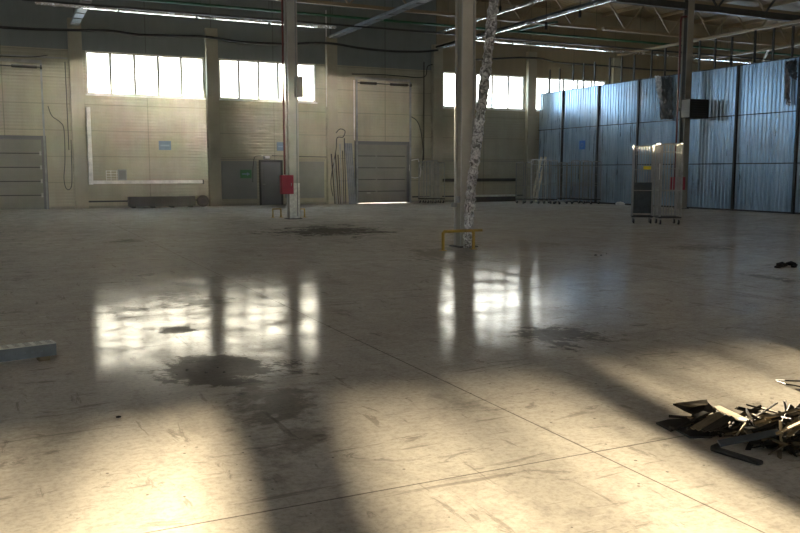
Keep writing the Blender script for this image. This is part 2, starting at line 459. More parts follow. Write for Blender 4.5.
# dock doors
def dock(n, a, b):
    bm = NB(); box(bm, a-.13, a+.03, YB-.1, YB-.002, 0, 3.2); box(bm, b-.03, b+.13, YB-.1, YB-.002, 0, 3.2); box(bm, a+.03, b-.03, YB-.1, YB-.002, 3.06, 3.2); box(bm, a, a+.07, YB+.0, YB+.045, 0, 3.1); box(bm, b-.07, b, YB, YB+.045, 0, 3.1); box(bm, a+.07, b-.07, YB, YB+.045, 3.03, 3.1)
    r = struct('door_%d' % n, bm, M['door_grey'])
    ph = .604
    for i in range(5):
        z0 = (.008 if n == 2 else .001) + i*(ph+.006)
        bm = NB(); box(bm, a, b, YB+.07, YB+.13, z0, min(z0+ph, 3.1))
        for q in range(3):
            box(bm, a+.05, b-.05, YB+.062, YB+.07, z0+.12+q*.17, z0+.14+q*.17)
        obj('door_panel', bm, M['door_panel'], r, bevel=.006)
        if i:
            bm = NB(); box(bm, a+.01, b-.01, YB+.05, YB+.069, z0-.022, z0+.016); box(bm, a, b, YB+.131, YB+.14, z0-.03, z0+.03)
            obj('joint_strip', bm, M['dark_steel'], r)
        if i:
            for hx in ((a+b)/2 - .35, b-.12):
                bm = NB(); box(bm, hx-.04, hx+.04, YB+.045, YB+.07, z0-.09, z0+.09)
                obj('hinge', bm, M['zinc' if n == 1 else 'door_panel'], r)
    for x in (a-.06, b+.06):
        bm = NB(); box(bm, x-.04, x+.04, YB-.18, YB-.101, 0, 6.3)
        obj('track', bm, M['grey_steel'], r)
    bm = NB(); box(bm, a-.1, b+.1, YB-.06, YB, 6.32, 6.45); obj('header', bm, M['roof_beam'], r)
    bm = NB(); tube(bm, [(a-.1, YB-.14, 6.14), (b+.1, YB-.14, 6.14)], .025, 8); obj('shaft', bm, M['dark_steel'], r)
    for x0, x1 in ((a+.15, a+1.05), (b-1.1, b-.1)):
        bm = NB()
        pts = [(x0+(x1-x0)*i/60, YB-.14, 6.14) for i in range(61)]
        tube(bm, pts, [.06 + .012*(i % 2) for i in range(61)], 10); obj('torsion_spring', bm, M['brown_dark'], r)
    bm = NB(); disc(bm, (b+.06, YB-.14, 6.14), (1,0,0), .1, .07); obj('cable_drum', bm, M['dark_steel'], r)
    bm = NB(); box(bm, (a+b)/2-.9, (a+b)/2-.7, YB+.04, YB+.07, .5, .56); obj('door_handle', bm, M['zinc'], r)
dock(1, *DOCK[0]); dock(2, *DOCK[1])
bm = NB()
a, b = MAN[0], MAN[1]
box(bm, a, a+.09, YB-.05, YB+.15, 0, 2.2); box(bm, b-.09, b, YB-.05, YB+.15, 0, 2.2); box(bm, a+.09, b-.09, YB-.05, YB+.15, 2.1, 2.2)
r = struct('door_3', bm, M['dark_steel'])
bm = NB(); box(bm, a+.09, b-.09, YB+.02, YB+.07, 0.0005, 2.1); box(bm, a+.25, b-.25, YB+.012, YB+.02, .2, .9); box(bm, a+.25, b-.25, YB+.012, YB+.02, 1.1, 1.95)
obj('door_leaf', bm, M['door_grey'], r)
bm = NB(); tube(bm, [(a+.18, YB+.02, 1.02), (a+.18, YB-.04, 1.02), (a+.3, YB-.04, 1.02)], .012, 6); obj('door_handle', bm, M['zinc'], r)

# ------------------------------------------------------------------ corrugated partition
XP = 27.9
PY0, PY1 = 5.5, 40.0
bm = NB()
def corr(bm, z0, z1, y0, y1, x):
    p = .2; d = .035; y = y1; pts = []
    while y > y0 + 1e-6:
        for dy, dx in ((0, 0), (.06, 0), (.09, -d), (.17, -d)):
            pts.append((max(y - dy, y0), x + dx))
        y -= p
    pts.append((y0, x))
    lo = [bm.verts.new((q[1], q[0], z0)) for q in pts]; hi = [bm.verts.new((q[1], q[0], z1)) for q in pts]
    lo2 = [bm.verts.new((x+.03, q[0], z0)) for q in pts]; hi2 = [bm.verts.new((x+.03, q[0], z1)) for q in pts]
    for i in range(len(pts)-1):
        bm.faces.new((lo[i], lo[i+1], hi[i+1], hi[i])); bm.faces.new((lo2[i+1], lo2[i], hi2[i], hi2[i+1]))
        bm.faces.new((hi[i], hi[i+1], hi2[i+1], hi2[i])); bm.faces.new((lo[i+1], lo[i], lo2[i], lo2[i+1]))
corr(bm, .06, 1.98, PY0, PY1, XP+.012); corr(bm, 1.97, 3.98, PY0, PY1, XP); corr(bm, 3.97, 6.0, PY0, PY1, XP-.012)
me = struct('wall_partition', bm, M['galv'])
for z in (1.975, 3.975):
    bm = NB(); box(bm, XP-.05, XP-.036, PY0, PY1, z-.02, z+.02); trim(bm, M['dark_steel'])
bm = NB(); box(bm, XP-.05, XP+.06, PY0, PY1, 0, .07); trim(bm, M['dark_steel'])
for k in range(12):
    y = 37.65 - 3*k + .05
    if y < PY0: break
    bm = NB(); box(bm, XP-.13, XP-.055, y-.06, y+.06, 0, 6.02); trim(bm, M['dark_steel'], .005)
    for dy, zt in ((0.55, 7.25), (1.45, 7.3), (2.35, 7.35)) :
        yy = y + dy
        if yy > 39.8: continue
        bm = NB(); box(bm, XP+.04, XP+.1, yy-.04, yy+.04, 3.0, zt); trim(bm, M['dark_steel'])
bm = NB(); box(bm, XP+.02, XP+.12, PY0, PY1, 6.0, 6.05); trim(bm, M['dark_steel'])

# ------------------------------------------------------------------ columns
def column(x, y, label, foot=True, w=.33, mat='column_paint', side='column_side'):
    r = thing('column', label, 'column', (x, y, 0))
    bm = NB()
    # H-section: two flanges and a web box
    h = w/2
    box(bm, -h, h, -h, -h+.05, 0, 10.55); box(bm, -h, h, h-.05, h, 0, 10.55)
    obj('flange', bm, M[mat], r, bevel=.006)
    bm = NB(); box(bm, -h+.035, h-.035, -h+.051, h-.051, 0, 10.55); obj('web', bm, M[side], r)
    bm = NB(); box(bm, -h-.07, h+.07, -h-.07, -h-.002, .0, .03); box(bm, -h-.07, h+.07, h+.002, h+.07, 0, .03)
    box(bm, -h-.07, -h-.002, -h, h, 0, .03); box(bm, h+.002, h+.07, -h, h, 0, .03)
    obj('base_plate', bm, M['brown_dark'], r)
    return r
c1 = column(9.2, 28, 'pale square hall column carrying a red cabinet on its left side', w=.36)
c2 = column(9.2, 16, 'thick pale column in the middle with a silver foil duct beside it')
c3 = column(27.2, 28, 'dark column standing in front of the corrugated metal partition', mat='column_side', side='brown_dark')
for c, zz in ((c1, None), (c2, None)):
    bm = NB(); tube(bm, [(.10, -.19, .1), (.10, -.19, 9)], .018, 6); obj('conduit', bm, M['grey_steel'], c)
bm = NB(); cbox(bm, (-.19, -.06, 1.05), (.05, .14, .14)); cbox(bm, (-.21, .07, .93), (.09, .12, .1)); obj('socket_box', bm, M['grey_steel'], c2, bevel=.01)
# white band on column 1 lower
bm = NB(); box(bm, -.187, .187, -.187, -.181, 0, 1.25); obj('painted_foot', bm, M['beam_pale'], c1)

# red cabinet and riser on column 1
bm = NB(); x0, y0 = 9.2-.28, 28-.27
box(bm, 8.66, 9.1, 27.60, 27.80, .88, 1.53)
fb_ = obj('fire_hose_cabinet', bm, M['red_paint'], loc=(8.88, 27.7, .88), bevel=.012); tag(fb_, 'red cabinet fixed to the left side of the pale column near the back', 'cabinet')
bm = NB(); box(bm, -.19, .19, -.112, -.1, .03, .62); obj('cabinet_door', bm, M['red_paint'], fb_)
bm = NB(); tube(bm, [(.13, -.12, .28), (.13, -.12, .38)], .01, 6); obj('handle', bm, M['zinc'], fb_)
bm = NB(); tube(bm, [(8.82, 27.72, 1.55), (8.82, 27.72, 9.5)], .035, 8)
tag(obj('riser_pipe', bm, M['red_pipe'], loc=(8.82, 27.72, 1.55)), 'thin dark red pipe rising from the red cabinet beside the pale column', 'pipe')
p = aty(297, 87, 27.75)
bm = NB(); box(bm, 9.24, 9.5, 27.62, 27.8, p.z-.35, p.z+.35)
ee = obj('electrical_box', bm, M['grey_steel'], loc=(9.37, 27.71, p.z-.35), bevel=.01); tag(ee, 'grey electrical box high on the pale column in front of the window', 'electrical box')
bm = NB(); box(bm, -.11, .11, -.1, -.091, .04, .66); obj('cover', bm, M['column_paint'], ee)
# red cabinet and pipe at column 3
bm = NB(); p0 = aty(671, 190, 27.6); p1 = aty(684, 177, 27.6)
box(bm, p0.x, p1.x, 27.5, 27.72, p0.z, p1.z)
o = obj('fire_hose_cabinet', bm, M['red_paint'], loc=((p0.x+p1.x)/2, 27.6, p0.z), bevel=.012); tag(o, 'red cabinet mounted on the dark column behind the tall wire cages', 'cabinet')
bm = NB(); w = (p1.x-p0.x)/2-.03; box(bm, -w, w, -.112, -.1, .03, p1.z-p0.z-.03); obj('cabinet_door', bm, M['red_paint'], o)
bm = NB(); q0 = aty(676, 150, 27.7); q1 = aty(676, 20, 27.7)
pts = [(q0.x, 27.7, p1.z), (q0.x, 27.7, q1.z), (q0.x+.05, 27.7, q1.z+.15), (q0.x+.35, 27.75, q1.z+.2)]
tube(bm, pts, .045, 8)
tag(obj('riser_pipe', bm, M['red_pipe'], loc=(q0.x, 27.7, p1.z)), 'dark red fire pipe running up beside the dark column at the partition', 'pipe')
# heater box
a = aty(684.5, 118, 27.5); b = aty(704, 100, 27.5)
r = thing('fan_heater', 'black box-shaped heater hung high on the dark column before the partition', 'heater', ((a.x+b.x)/2, 27.45, a.z))
W = (b.x-a.x)/2; H = b.z-a.z
bm = NB(); box(bm, -W, W, -.25, .25, 0, H); obj('casing', bm, M['black_rubber'], r, bevel=.02)
bm = NB(); box(bm, -W-.012, -W-.001, -.24, .24, .03, H-.03); obj('side_plate', bm, M['column_paint'], r)
bm = NB()
for i in range(7): box(bm, -W+.06, W-.06, -.262, -.251, .08+i*(H-.2)/6, .11+i*(H-.2)/6)
obj('grille', bm, M['dark_steel'], r)
bm = NB(); box(bm, -W+.02, -W+.12, .252, .42, H*.4, H*.55); obj('bracket', bm, M['dark_steel'], r)

# foil duct leaning by column 2
pb = atz(468, 248.5)
YD = pb.y
pts = []
keys = [(468, 248.5), (468.5, 225), (471, 190), (478.5, 130), (483, 95), (489, 45), (494, 0)]
P3 = [aty(x, y, YD) for x, y in keys]
P3[0].z = .02
ext = P3[-1] + (P3[-1]-P3[-2]) * 1.9; P3.append(ext)
bm = NB(); path = []; rad = []
for i in range(len(P3)-1):
    n = max(2, int((P3[i+1]-P3[i]).length/.05))
    for k in range(n):
        path.append(P3[i].lerp(P3[i+1], k/n)); rad.append(.108 + random.uniform(-.02, .018))
path.append(P3[-1]); rad.append(.1)
tube(bm, path, rad, 14)
for v in bm.verts: v.co += Vector((random.uniform(-.01,.01), random.uniform(-.01,.01), random.uniform(-.006,.006)))
for v in bm.verts: v.co.z = max(v.co.z, .005)
tag(obj('foil_duct', bm, M['foil'], loc=(P3[0].x, P3[0].y, 0)), 'crumpled silver foil duct leaning up beside the middle column', 'duct')

# yellow bumper guards
def guard(name, pts, label, r=.035, grp=None):
    base = Vector(pts[0]); rr = thing(name, label, 'guard rail', (base.x, base.y, 0), 0, grp)
    bm = NB(); tube(bm, [Vector(p) - Vector((base.x, base.y, 0)) for p in pts], r, 8); obj('rail', bm, M['yellow_paint'], rr)
    for e in (pts[0], pts[-1]):
        bm = NB(); box(bm, e[0]-base.x-.06, e[0]-base.x+.06, e[1]-base.y-.06, e[1]-base.y+.06, 0, .012); obj('foot_plate', bm, M['yellow_paint'], rr)
gy = P3[0].y - .19
z = aty(443, 231.5, gy).z
gx0 = aty(443, 240, gy).x; gx1 = aty(473.5, 240, gy).x; gx2 = aty(482, 231.5, gy).x
guard('column_guard', [(gx0, gy, 0), (gx0, gy, z-.04), (gx0+.04, gy, z), (gx1-.04, gy, z), (gx1, gy, z-.04), (gx1, gy, 0)], 'yellow tube guard standing across the foot of the middle column')
bm = NB(); tube(bm, [(gx1+.0, gy, z), (gx2, gy, z)], .03, 8)
o = bpy.data.objects['column_guard']
for v in bm.verts: v.co -= Vector((gx0, gy, 0))
obj('bar_end', bm, M['yellow_paint'], o)
for (xa, xb, lab) in ((273, 281, 'small yellow guard left of the pale back column'), (299, 304.5, 'small yellow guard right of the pale back column')):
    a = atz(xa, 217.5); b = aty(xb, 217.5, a.y); zt = aty(xa, 209, a.y).z
    guard('column_guard', [(a.x, a.y, 0), (a.x, a.y, zt), (b.x, a.y, zt), (b.x, a.y, 0)], lab, .03)

# ------------------------------------------------------------------ roof structure
def truss(x0, x1, y, zb, zt, mat, chord, label, nd=6):
    r = thing('roof_truss', label, 'roof truss', (x0, y, zb))
    L = x1-x0
    bm = NB(); box(bm, .02, L-.02, -chord/2, chord/2, -chord/2, chord/2); obj('bottom_chord', bm, M[mat], r)
    bm = NB(); box(bm, .02, L-.02, -.09, .09, zt-zb-.09, zt-zb+.09); obj('top_chord', bm, M[mat], r)
    for i in range(nd):
        a = L*i/nd; m = L*(i+.5)/nd; b = L*(i+1)/nd
        bm = NB(); bar(bm, (a+.06, 0, zt-zb-.1), (m-.04, 0, chord/2), .07, .07); obj('diagonal', bm, M['roof_tan' if mat != 'dark_steel' or i % 2 else mat], r)
        bm = NB(); bar(bm, (m+.04, 0, chord/2), (b-.06, 0, zt-zb-.1), .07, .07); obj('diagonal', bm, M[mat], r)
names28 = ['front roof truss with a heavy dark lower chord, left of the dark column', 'heavy dark roof truss crossing the hall right of the dark column', 'far right roof truss with a dark chord high over the partition']
names34 = ['rear tan roof truss in front of the tall windows, left of the dark column', 'rear tan roof truss beyond the partition, right of the dark column', 'farthest tan roof truss at the right above the partition']
for i, x in enumerate((9.2, 27.2, 45.2)):
    x1 = min(x+18, 57.1)
    truss(x+.2, x1-.2, 28, 8.72, 10.5, 'dark_steel', .28, names28[i], 6 if x1-x > 15 else 4)
    truss(x+.2, x1-.2, 34, 8.72, 10.5, 'roof_tan', .14, names34[i], 6 if x1-x > 15 else 4)
gb = [(3.2, .36, 8.1, 'roof_beam', 'pale roof beam running in from the pilaster at the far left'),
      (15.2, .36, 8.35, 'grey_steel', 'grey roof beam running in from the pilaster left of the right dock door'),
      (33.2, .2, 8.5, 'roof_tan', 'tan roof tie beam beyond the partition, nearest to it'),
      (39.2, .2, 8.5, 'roof_tan', 'tan roof tie beam beyond the partition, farther right'),
      (45.2, .2, 8.5, 'roof_tan', 'tan roof tie beam at the far right above the partition')]
for x, w, z, m, lab in gb:
    y0 = -13.9
    if x in (3.2, 15.2):
        bm = NB(); box(bm, x-w/2, x+w/2, y0, 39.7, z-.12, z)
        for k in range(40): box(bm, x-w/2, x+w/2, 39.1-1.3*k, 39.16-1.3*k, z-.16, z-.121)
    else:
        bm = NB(); box(bm, x-w/2, x+w/2, y0, 39.7, z-.1, z+.02)
    tag(obj('roof_beam', bm, M[m], loc=(x, 39.7, z)), lab, 'roof beam')
for k in range(9):
    x = 29 + 3.2*k
    bm = NB(); box(bm, x-.06, x+.06, 5, 39.98, 10.595, 10.795)
    tag(obj('roof_purlin', bm, M['roof_tan'], loc=(x, 39.98, 10.6)), 'tan purlin running lengthwise under the roof deck beyond the partition', 'roof purlin', 'roof purlins over the right side')
# diagonal wind braces
for k, (x, lab) in enumerate(((33.4, 'thin tan wind brace crossing under the roof right of the dark column'), (39.4, 'thin tan wind brace crossing under the roof at the far right'))):
    bm = NB(); bar(bm, (x, 34.3, 8.55), (x+5.5, 39.6, 8.55), .1, .1)
    tag(obj('wind_brace', bm, M['roof_tan'], loc=(x, 34.3, 8.5)), lab, 'brace')

# lighting rows: long glossy white battens
def batten():
    r = thing('batten_light', 'white ceiling batten light in the long row along the window wall', 'ceiling light', (0,0,0), 0, 'batten lights in the row along the window wall')
    bm = NB(); box(bm, -1.46, 1.46, -.045, .045, .02, .08); obj('housing', bm, M['batten_metal'], r)
    bm = NB(); box(bm, -1.44, 1.44, -.05, .05, -.015, .018); obj('diffuser', bm, M['batten_metal'], r)
    return r
B0 = batten()
zrow = aty(210, 17.5, 34.4).z
first = True
xs = [1.0 + 3*i for i in range(17)]
for i, x in enumerate(xs):
    if x in (13.0, 16.0): continue
    loc = (x + 1.9, 34.45, zrow - .004*x)
    if first: B0.location = loc; first = False
    else: dup(B0, loc)
zr2 = 8.02
for i in range(9):
    y = 38 - 3*i
    dup(B0, (21.0, y, zr2), PI/2, 'white batten light in the row running towards the viewer left of the partition', 'batten lights in the row running lengthwise').scale = (1, .6, 1)
for i in range(9):
    y = 38 - 3*i
    if i == 0: continue
    dup(B0, (19.4, y, 8.3), PI/2, 'white batten light in the left of the two rows running lengthwise', 'batten lights in the left lengthwise row').scale = (1, .35, 1)
bm = NB(); box(bm, 20.97, 21.03, 12, 39.6, zr2+.085, zr2+.18)
tag(obj('light_trunking', bm, M['dark_steel'], loc=(21, 39.6, zr2+.1)), 'black cable trunking above the lengthwise light row left of the partition', 'trunking')
bm = NB(); box(bm, 1, 50, 34.42, 34.48, zrow+.085, zrow+.15)
tag(obj('light_trunking', bm, M['dark_steel'], loc=(1, 34.45, zrow+.1)), 'black cable trunking above the light row along the window wall', 'trunking')
# green sprinkler pipes
pa = aty(540, 33.5, 36.5)
bm = NB(); tube(bm, [(-5, 36.5, pa.z), (50, 36.5, pa.z)], .06, 8)
gp = tag(obj('green_pipe', bm, M['green_pipe'], loc=(0, 36.5, pa.z)), 'long dark green pipe hung under the roof along the window wall', 'pipe')
for k in range(18):
    bm = NB(); tube(bm, [(-4+3*k, 0, .05), (-4+3*k, 0, 1.6)], .008, 5); obj('pipe_hanger', bm, M['dark_steel'], gp)
bm = NB(); a = aty(520, 30, 36.4); b = aty(557, 22, 33)
tube(bm, [a, a.lerp(b, .5)+Vector((0,0,.02)), b], .05, 8); 
tag(obj('green_pipe', bm, M['green_pipe'], loc=tuple(a)), 'short green branch pipe rising off the long green pipe', 'pipe')
# black suspended boxes (hangers) near the roof at centre
for px, py in ((500, 10), (546, 26), (580, 14)):
    a = aty(px, py, 31)
    bm = NB(); cbox(bm, a, (.09, .09, .32)); cbox(bm, a + Vector((0, 0, .6)), (.02,.02,.9))
    tag(obj('pipe_clamp', bm, M['black_rubber'], loc=tuple(a)), 'small black clamp hanging from the roof over the lights', 'clamp', 'black clamps under the roof')

# cable bundle sagging along the wall
def wallcable(pts, r, mat, name, label, y=39.62, cat='cable'):
    P_ = [aty(px, py, y) for px, py in pts]
    # smooth
    out = []
    for i in range(len(P_)-1):
        a0 = P_[max(i-1,0)]; a1 = P_[i]; a2 = P_[i+1]; a3 = P_[min(i+2, len(P_)-1)]
        for k in range(6):
            s = k/6
            out.append(.5*((2*a1) + (a2-a0)*s + (2*a0-5*a1+4*a2-a3)*s*s + (3*a1-a0-3*a2+a3)*s**3))
    out.append(P_[-1])
    bm = NB(); tube(bm, out, r, 7)
    return tag(obj(name, bm, M[mat], loc=tuple(P_[0]), smooth=True), label, cat)
wallcable([(-12, 25), (0, 27), (35, 29), (70, 30), (110, 31), (140, 35), (180, 36), (208, 37), (240, 42), (280, 44), (318, 43), (336, 44), (360, 48), (390, 51), (420, 51.5), (438, 50)], .06, 'dark_steel', 'cable_bundle', 'thick dark cable bundle sagging along the wall above the left windows')
wallcable([(470, 60), (500, 58.5), (520, 57.5), (540, 58.5), (556, 62), (580, 64), (606, 66), (640, 69), (680, 71)], .05, 'dark_steel', 'cable_bundle', 'thick dark cable bundle sagging along the wall above the right windows')
wallcable([(48, 55), (30, 57), (0, 56)], .02, 'brown_dark', 'cable', 'thin cable along the wall above the left dock door', 39.9)
wallcable([(48, 106), (52, 116), (60, 122), (64, 130), (65, 160), (64, 178), (66, 188), (70, 189), (72, 180), (71, 140)], .018, 'dark_steel', 'cable', 'looped dark cable hanging on the wall right of the left dock door', 39.9)
wallcable([(352, 74), (380, 74.5), (400, 76), (424, 77), (428, 66), (440, 64)], .025, 'brown_dark', 'cable', 'thin cable running over the right dock door header', 39.85)
wallcable([(410, 116), (417, 121), (421, 132), (423, 150), (422, 170)], .022, 'dark_steel', 'cable', 'dark cable curving down the wall right of the right dock door', 39.85)
wallcable([(336, 133), (340, 129), (345, 131), (343, 137), (337, 138), (336, 150), (331, 180), (333, 196)], .022, 'dark_steel', 'cable', 'coiled dark cable on the wall left of the leaning grey sheet', 39.65)
# vertical pipes on the wall
def vpipe(px, y0, y1, r, mat, label, Y=39.85, name='wall_pipe'):
    a = aty(px, y0, Y); b = aty(px, y1, Y)
    bm = NB(); tube(bm, [(a.x, Y, a.z), (a.x, Y, b.z)], r, 7)
    return tag(obj(name, bm, M[mat], loc=(a.x, Y, b.z)), label, 'pipe')
vpipe(326, 10, 107, .03, 'white_paint', 'thin white vertical pipe right of the second window')
vpipe(65, 62, 150, .02, 'brown_dark', 'leftmost thin dark conduit on the wall near the left dock door')
vpipe(71, 62, 118, .02, 'brown_dark', 'thin dark conduit on the wall beside the left pilaster')
vpipe(424, 62, 160, .03, 'brown_dark', 'thin dark conduit on the wall left of the third window')
vpipe(354, 80, 140, .025, 'white_paint', 'thin white conduit at the left track of the right dock door')

# L-shaped white rail and small equipment at the left bay
r = thing('white_rail', 'white L-shaped rail framing the wall under the left windows', 'rail', (3.62, 39.9, 1.05))
tl = aty(88.5, 107, 39.85); bl = aty(91, 184.5, 39.85); br = aty(202.5, 182, 39.85)
bm = NB(); box(bm, bl.x-3.62-.08, bl.x-3.62+.1, -.1, .08, bl.z-1.05, tl.z-1.05); obj('upright', bm, M['white_paint'], r, bevel=.01)
zt = br.z
bm = NB(); box(bm, bl.x-3.62+.11, br.x-3.62, -.1, .08, zt-1.05-.06, zt-1.05+.09); obj('crosspiece', bm, M['white_paint'], r, bevel=.01)
bm = NB(); box(bm, br.x-3.62+.005, br.x-3.62+.06, -.12, .08, zt-1.05-.09, zt-1.05+.11); obj('end_cap', bm, M['dark_steel'], r)
ztop = zt + .092
a = aty(118, 180, 39.85); 
r = thing('control_box', 'small grey control box with a pale wire rack on the white rail', 'control box', (a.x, 39.84, ztop))
bm = NB(); box(bm, 0, .38, -.08, .05, 0, .5); obj('casing', bm, M['grey_steel'], r, bevel=.01)
bm = NB(); box(bm, .04, .34, -.092, -.081, .05, .45); obj('cover', bm, M['door_grey'], r)
bm = NB()
for k in range(4): tube(bm, [(-.5, -.02, .07+k*.12), (-.01, -.02, .07+k*.12)], .01, 5)
for x in (-.5, -.3, -.05): tube(bm, [(x, -.02, .0), (x, -.02, .45)], .01, 5)
obj('wire_rack', bm, M['white_paint'], r)
# low dark ramp and drum
a = atz(128, 207); b = atz(193, 206.5)
bm = NB(); X0 = aty(128, 200, 39.6).x; X1 = aty(194, 200, 39.6).x
box(bm, X0, X1, 39.2, 39.75, .06, .5); 
o = obj('long_crate', bm, M['brown_dark'], loc=((X0+X1)/2, 39.5, .0), bevel=.02); tag(o, 'long low dark crate against the wall under the white rail', 'crate')
bm = NB()
for k in range(4):
    xx = -(X1-X0)/2 + .2 + k*((X1-X0)-.4)/3
    box(bm, xx-.08, xx+.08, -.28, .24, 0, .06)
obj('skid', bm, M['black_rubber'], o)
bm = NB(); xx = aty(203, 200, 39.5).x
pts = []
disc(bm, (xx, 39.52, .27), (0,1,0), .27, .3, 24)
o = obj('drum', bm, M['brown_dark'], loc=(xx, 39.5, 0), bevel=.03); tag(o, 'dark round drum on its side against the wall at the second pilaster', 'drum')
bm = NB(); disc(bm, (0, -.145, .27), (0,1,0), .1, .03, 16); obj('hub', bm, M['black_rubber'], o)

# signs
def sign(px, py, w, h, Y, mat, label, mark=True, name='wall_sign'):
    c = aty(px, py, Y)
    o = thing(name, label, 'sign', (c.x, Y, c.z))
    bm = NB(); box(bm, -w/2, w/2, 0, .02, -h/2, h/2); obj('plate', bm, M[mat], o)
    return o, c
o, c = sign(165, 145.5, .56, .42, 39.97, 'pale_blue_sign', 'faded blue sign on the wall above the white rail')
bm = NB(); box(bm, -.2, .2, -.004, 0, -.035, .035); obj('sign_marking', bm, M['sign_mark'], o)
o, c = sign(280.5, 146.5, .36, .42, 39.97, 'pale_blue_sign', 'faded blue sign partly behind the pale column above the door')
bm = NB(); box(bm, -.12, .12, -.004, 0, -.03, .03); obj('sign_marking', bm, M['sign_mark'], o)
o, c = sign(246, 174, .56, .4, 39.93, 'green_sign', 'green sign on the grey wall panel left of the door')
bm = NB(); box(bm, -.2, .05, -.004, 0, -.03, .03)
v = [bm.verts.new(q) for q in ((.05,-.004,-.09),(.05,-.004,.09),(.2,-.004,0))]; bm.faces.new(v)
obj('sign_marking', bm, M['sign_mark'], o)
c = atx(582.5, 145, XP-.05)
o = thing('wall_sign', 'bright blue square sign on the corrugated partition', 'sign', tuple(c))
bm = NB(); box(bm, -.03, 0, -.23, .23, -.23, .23); obj('plate', bm, M['blue_sign'], o)
bm = NB(); tube(bm, [(-.033, .09*math.cos(k*PI/8), .09*math.sin(k*PI/8)) for k in range(16)], .015, 5, True); obj('sign_marking', bm, M['sign_mark'], o)
# lamp above man door
c = aty(267, 157.5, 39.9)
o = thing('wall_lamp', 'small white wall lamp above the dark door', 'lamp', (c.x, 39.93, c.z))
bm = NB(); box(bm, -.14, .14, -.06, .06, -.06, .06); obj('lens', bm, M['lamp_glow'], o, bevel=.02)
bm = NB(); box(bm, -.17, .17, .061, .069, -.09, .09); obj('back_plate', bm, M['grey_steel'], o)
wallcable([(253, 182), (253, 172), (254, 160), (256, 156), (262, 155.5)], .018, 'dark_steel', 'cable', 'dark cable rising beside the door to its wall lamp', 39.93)
wallcable([(272, 155.5), (281, 156), (300, 156.5), (327, 157)], .018, 'dark_steel', 'cable', 'dark cable running right from the wall lamp over the door', 39.93)

# leaning sheet and bundle by the right dock door
a = atz(351, 204); 
X0 = aty(347.5, 200, 39.3).x; X1 = aty(355, 200, 39.3).x; zt = aty(350, 143, 39.3).z
bm = NB(); bar(bm, ((X0+X1)/2, 39.18, .02), ((X0+X1)/2, 39.72, zt), .02, X1-X0, PI/2 + 0)
bm2 = NB()
for i in range(4):
    x = X0 + (X1-X0)*i/4
    v = [(x, 39.05+.0, 0), (x+.085, 39.05, 0), (x+.085, 39.62, zt), (x, 39.62, zt)]
    w = [(q[0], q[1]+.03, q[2]) for q in v]
    vs = [bm2.verts.new(q) for q in v+w]
    for f in ((0,1,2,3),(7,6,5,4),(0,4,5,1),(1,5,6,2),(2,6,7,3),(3,7,4,0)): bm2.faces.new([vs[k] for k in f])
bm.free()
tag(obj('metal_sheet', bm2, M['grey_sheet'], loc=((X0+X1)/2, 39.1, 0)), 'tall blue-grey metal sheet leaning beside the right dock door', 'sheet')
for k in range(7):
    px = 334 + k*2.0; x = aty(px, 200, 39.4).x
    h = 2.0 + .9*random.random() + (.6 if k > 3 else 0)
    bm = NB(); bar(bm, (x, 39.25+.03*k, .02), (x+random.uniform(-.05,.05), 39.6, h), .035, .06)
    for v in bm.verts: v.co.z = max(v.co.z, .0)
    tag(obj('metal_post', bm, M[('dark_steel','grey_steel','brown_dark')[k % 3]], loc=(x, 39.3, 0)), 'upright dark metal post leaning in a bundle left of the blue-grey sheet', 'post', 'metal posts leaning by the right dock door')
# white wire frame on the wall
P_ = [aty(px, py, 39.88) for px, py in ((410, 161), (413, 160), (418, 159), (419.5, 164), (421, 170), (420, 177), (415, 178), (411, 177), (409.5, 170))]
bm = NB(); tube(bm, P_, .022, 6, True)
tag(obj('bent_wire', bm, M['white_paint'], loc=tuple(P_[7])), 'white bent wire frame hung on the wall beside the right dock door', 'wire')
# shelf pipe under third window + low bench
a = aty(441, 180.5, 39.8); b = aty(516, 180.5, 39.8)
bm = NB(); box(bm, 21.6, b.x, 39.72, 39.93, a.z-.07, a.z+.1)
tag(obj('wall_rail', bm, M['brown_dark'], loc=(24, 39.8, a.z)), 'dark horizontal bumper rail on the wall under the third window', 'rail')
a = aty(470, 197, 39.5); b = aty(512, 197, 39.5)
r = thing('low_platform', 'low dark platform on the floor below the third window', 'platform', ((a.x+b.x)/2, 39.3, 0))
w = (b.x-a.x)/2
bm = NB(); box(bm, -w, w, -.3, .3, .28, .36); obj('deck', bm, M['beam_pale'], r)
bm = NB(); box(bm, -w+.05, w-.05, -.25, .25, 0, .279); obj('plinth', bm, M['black_rubber'], r)

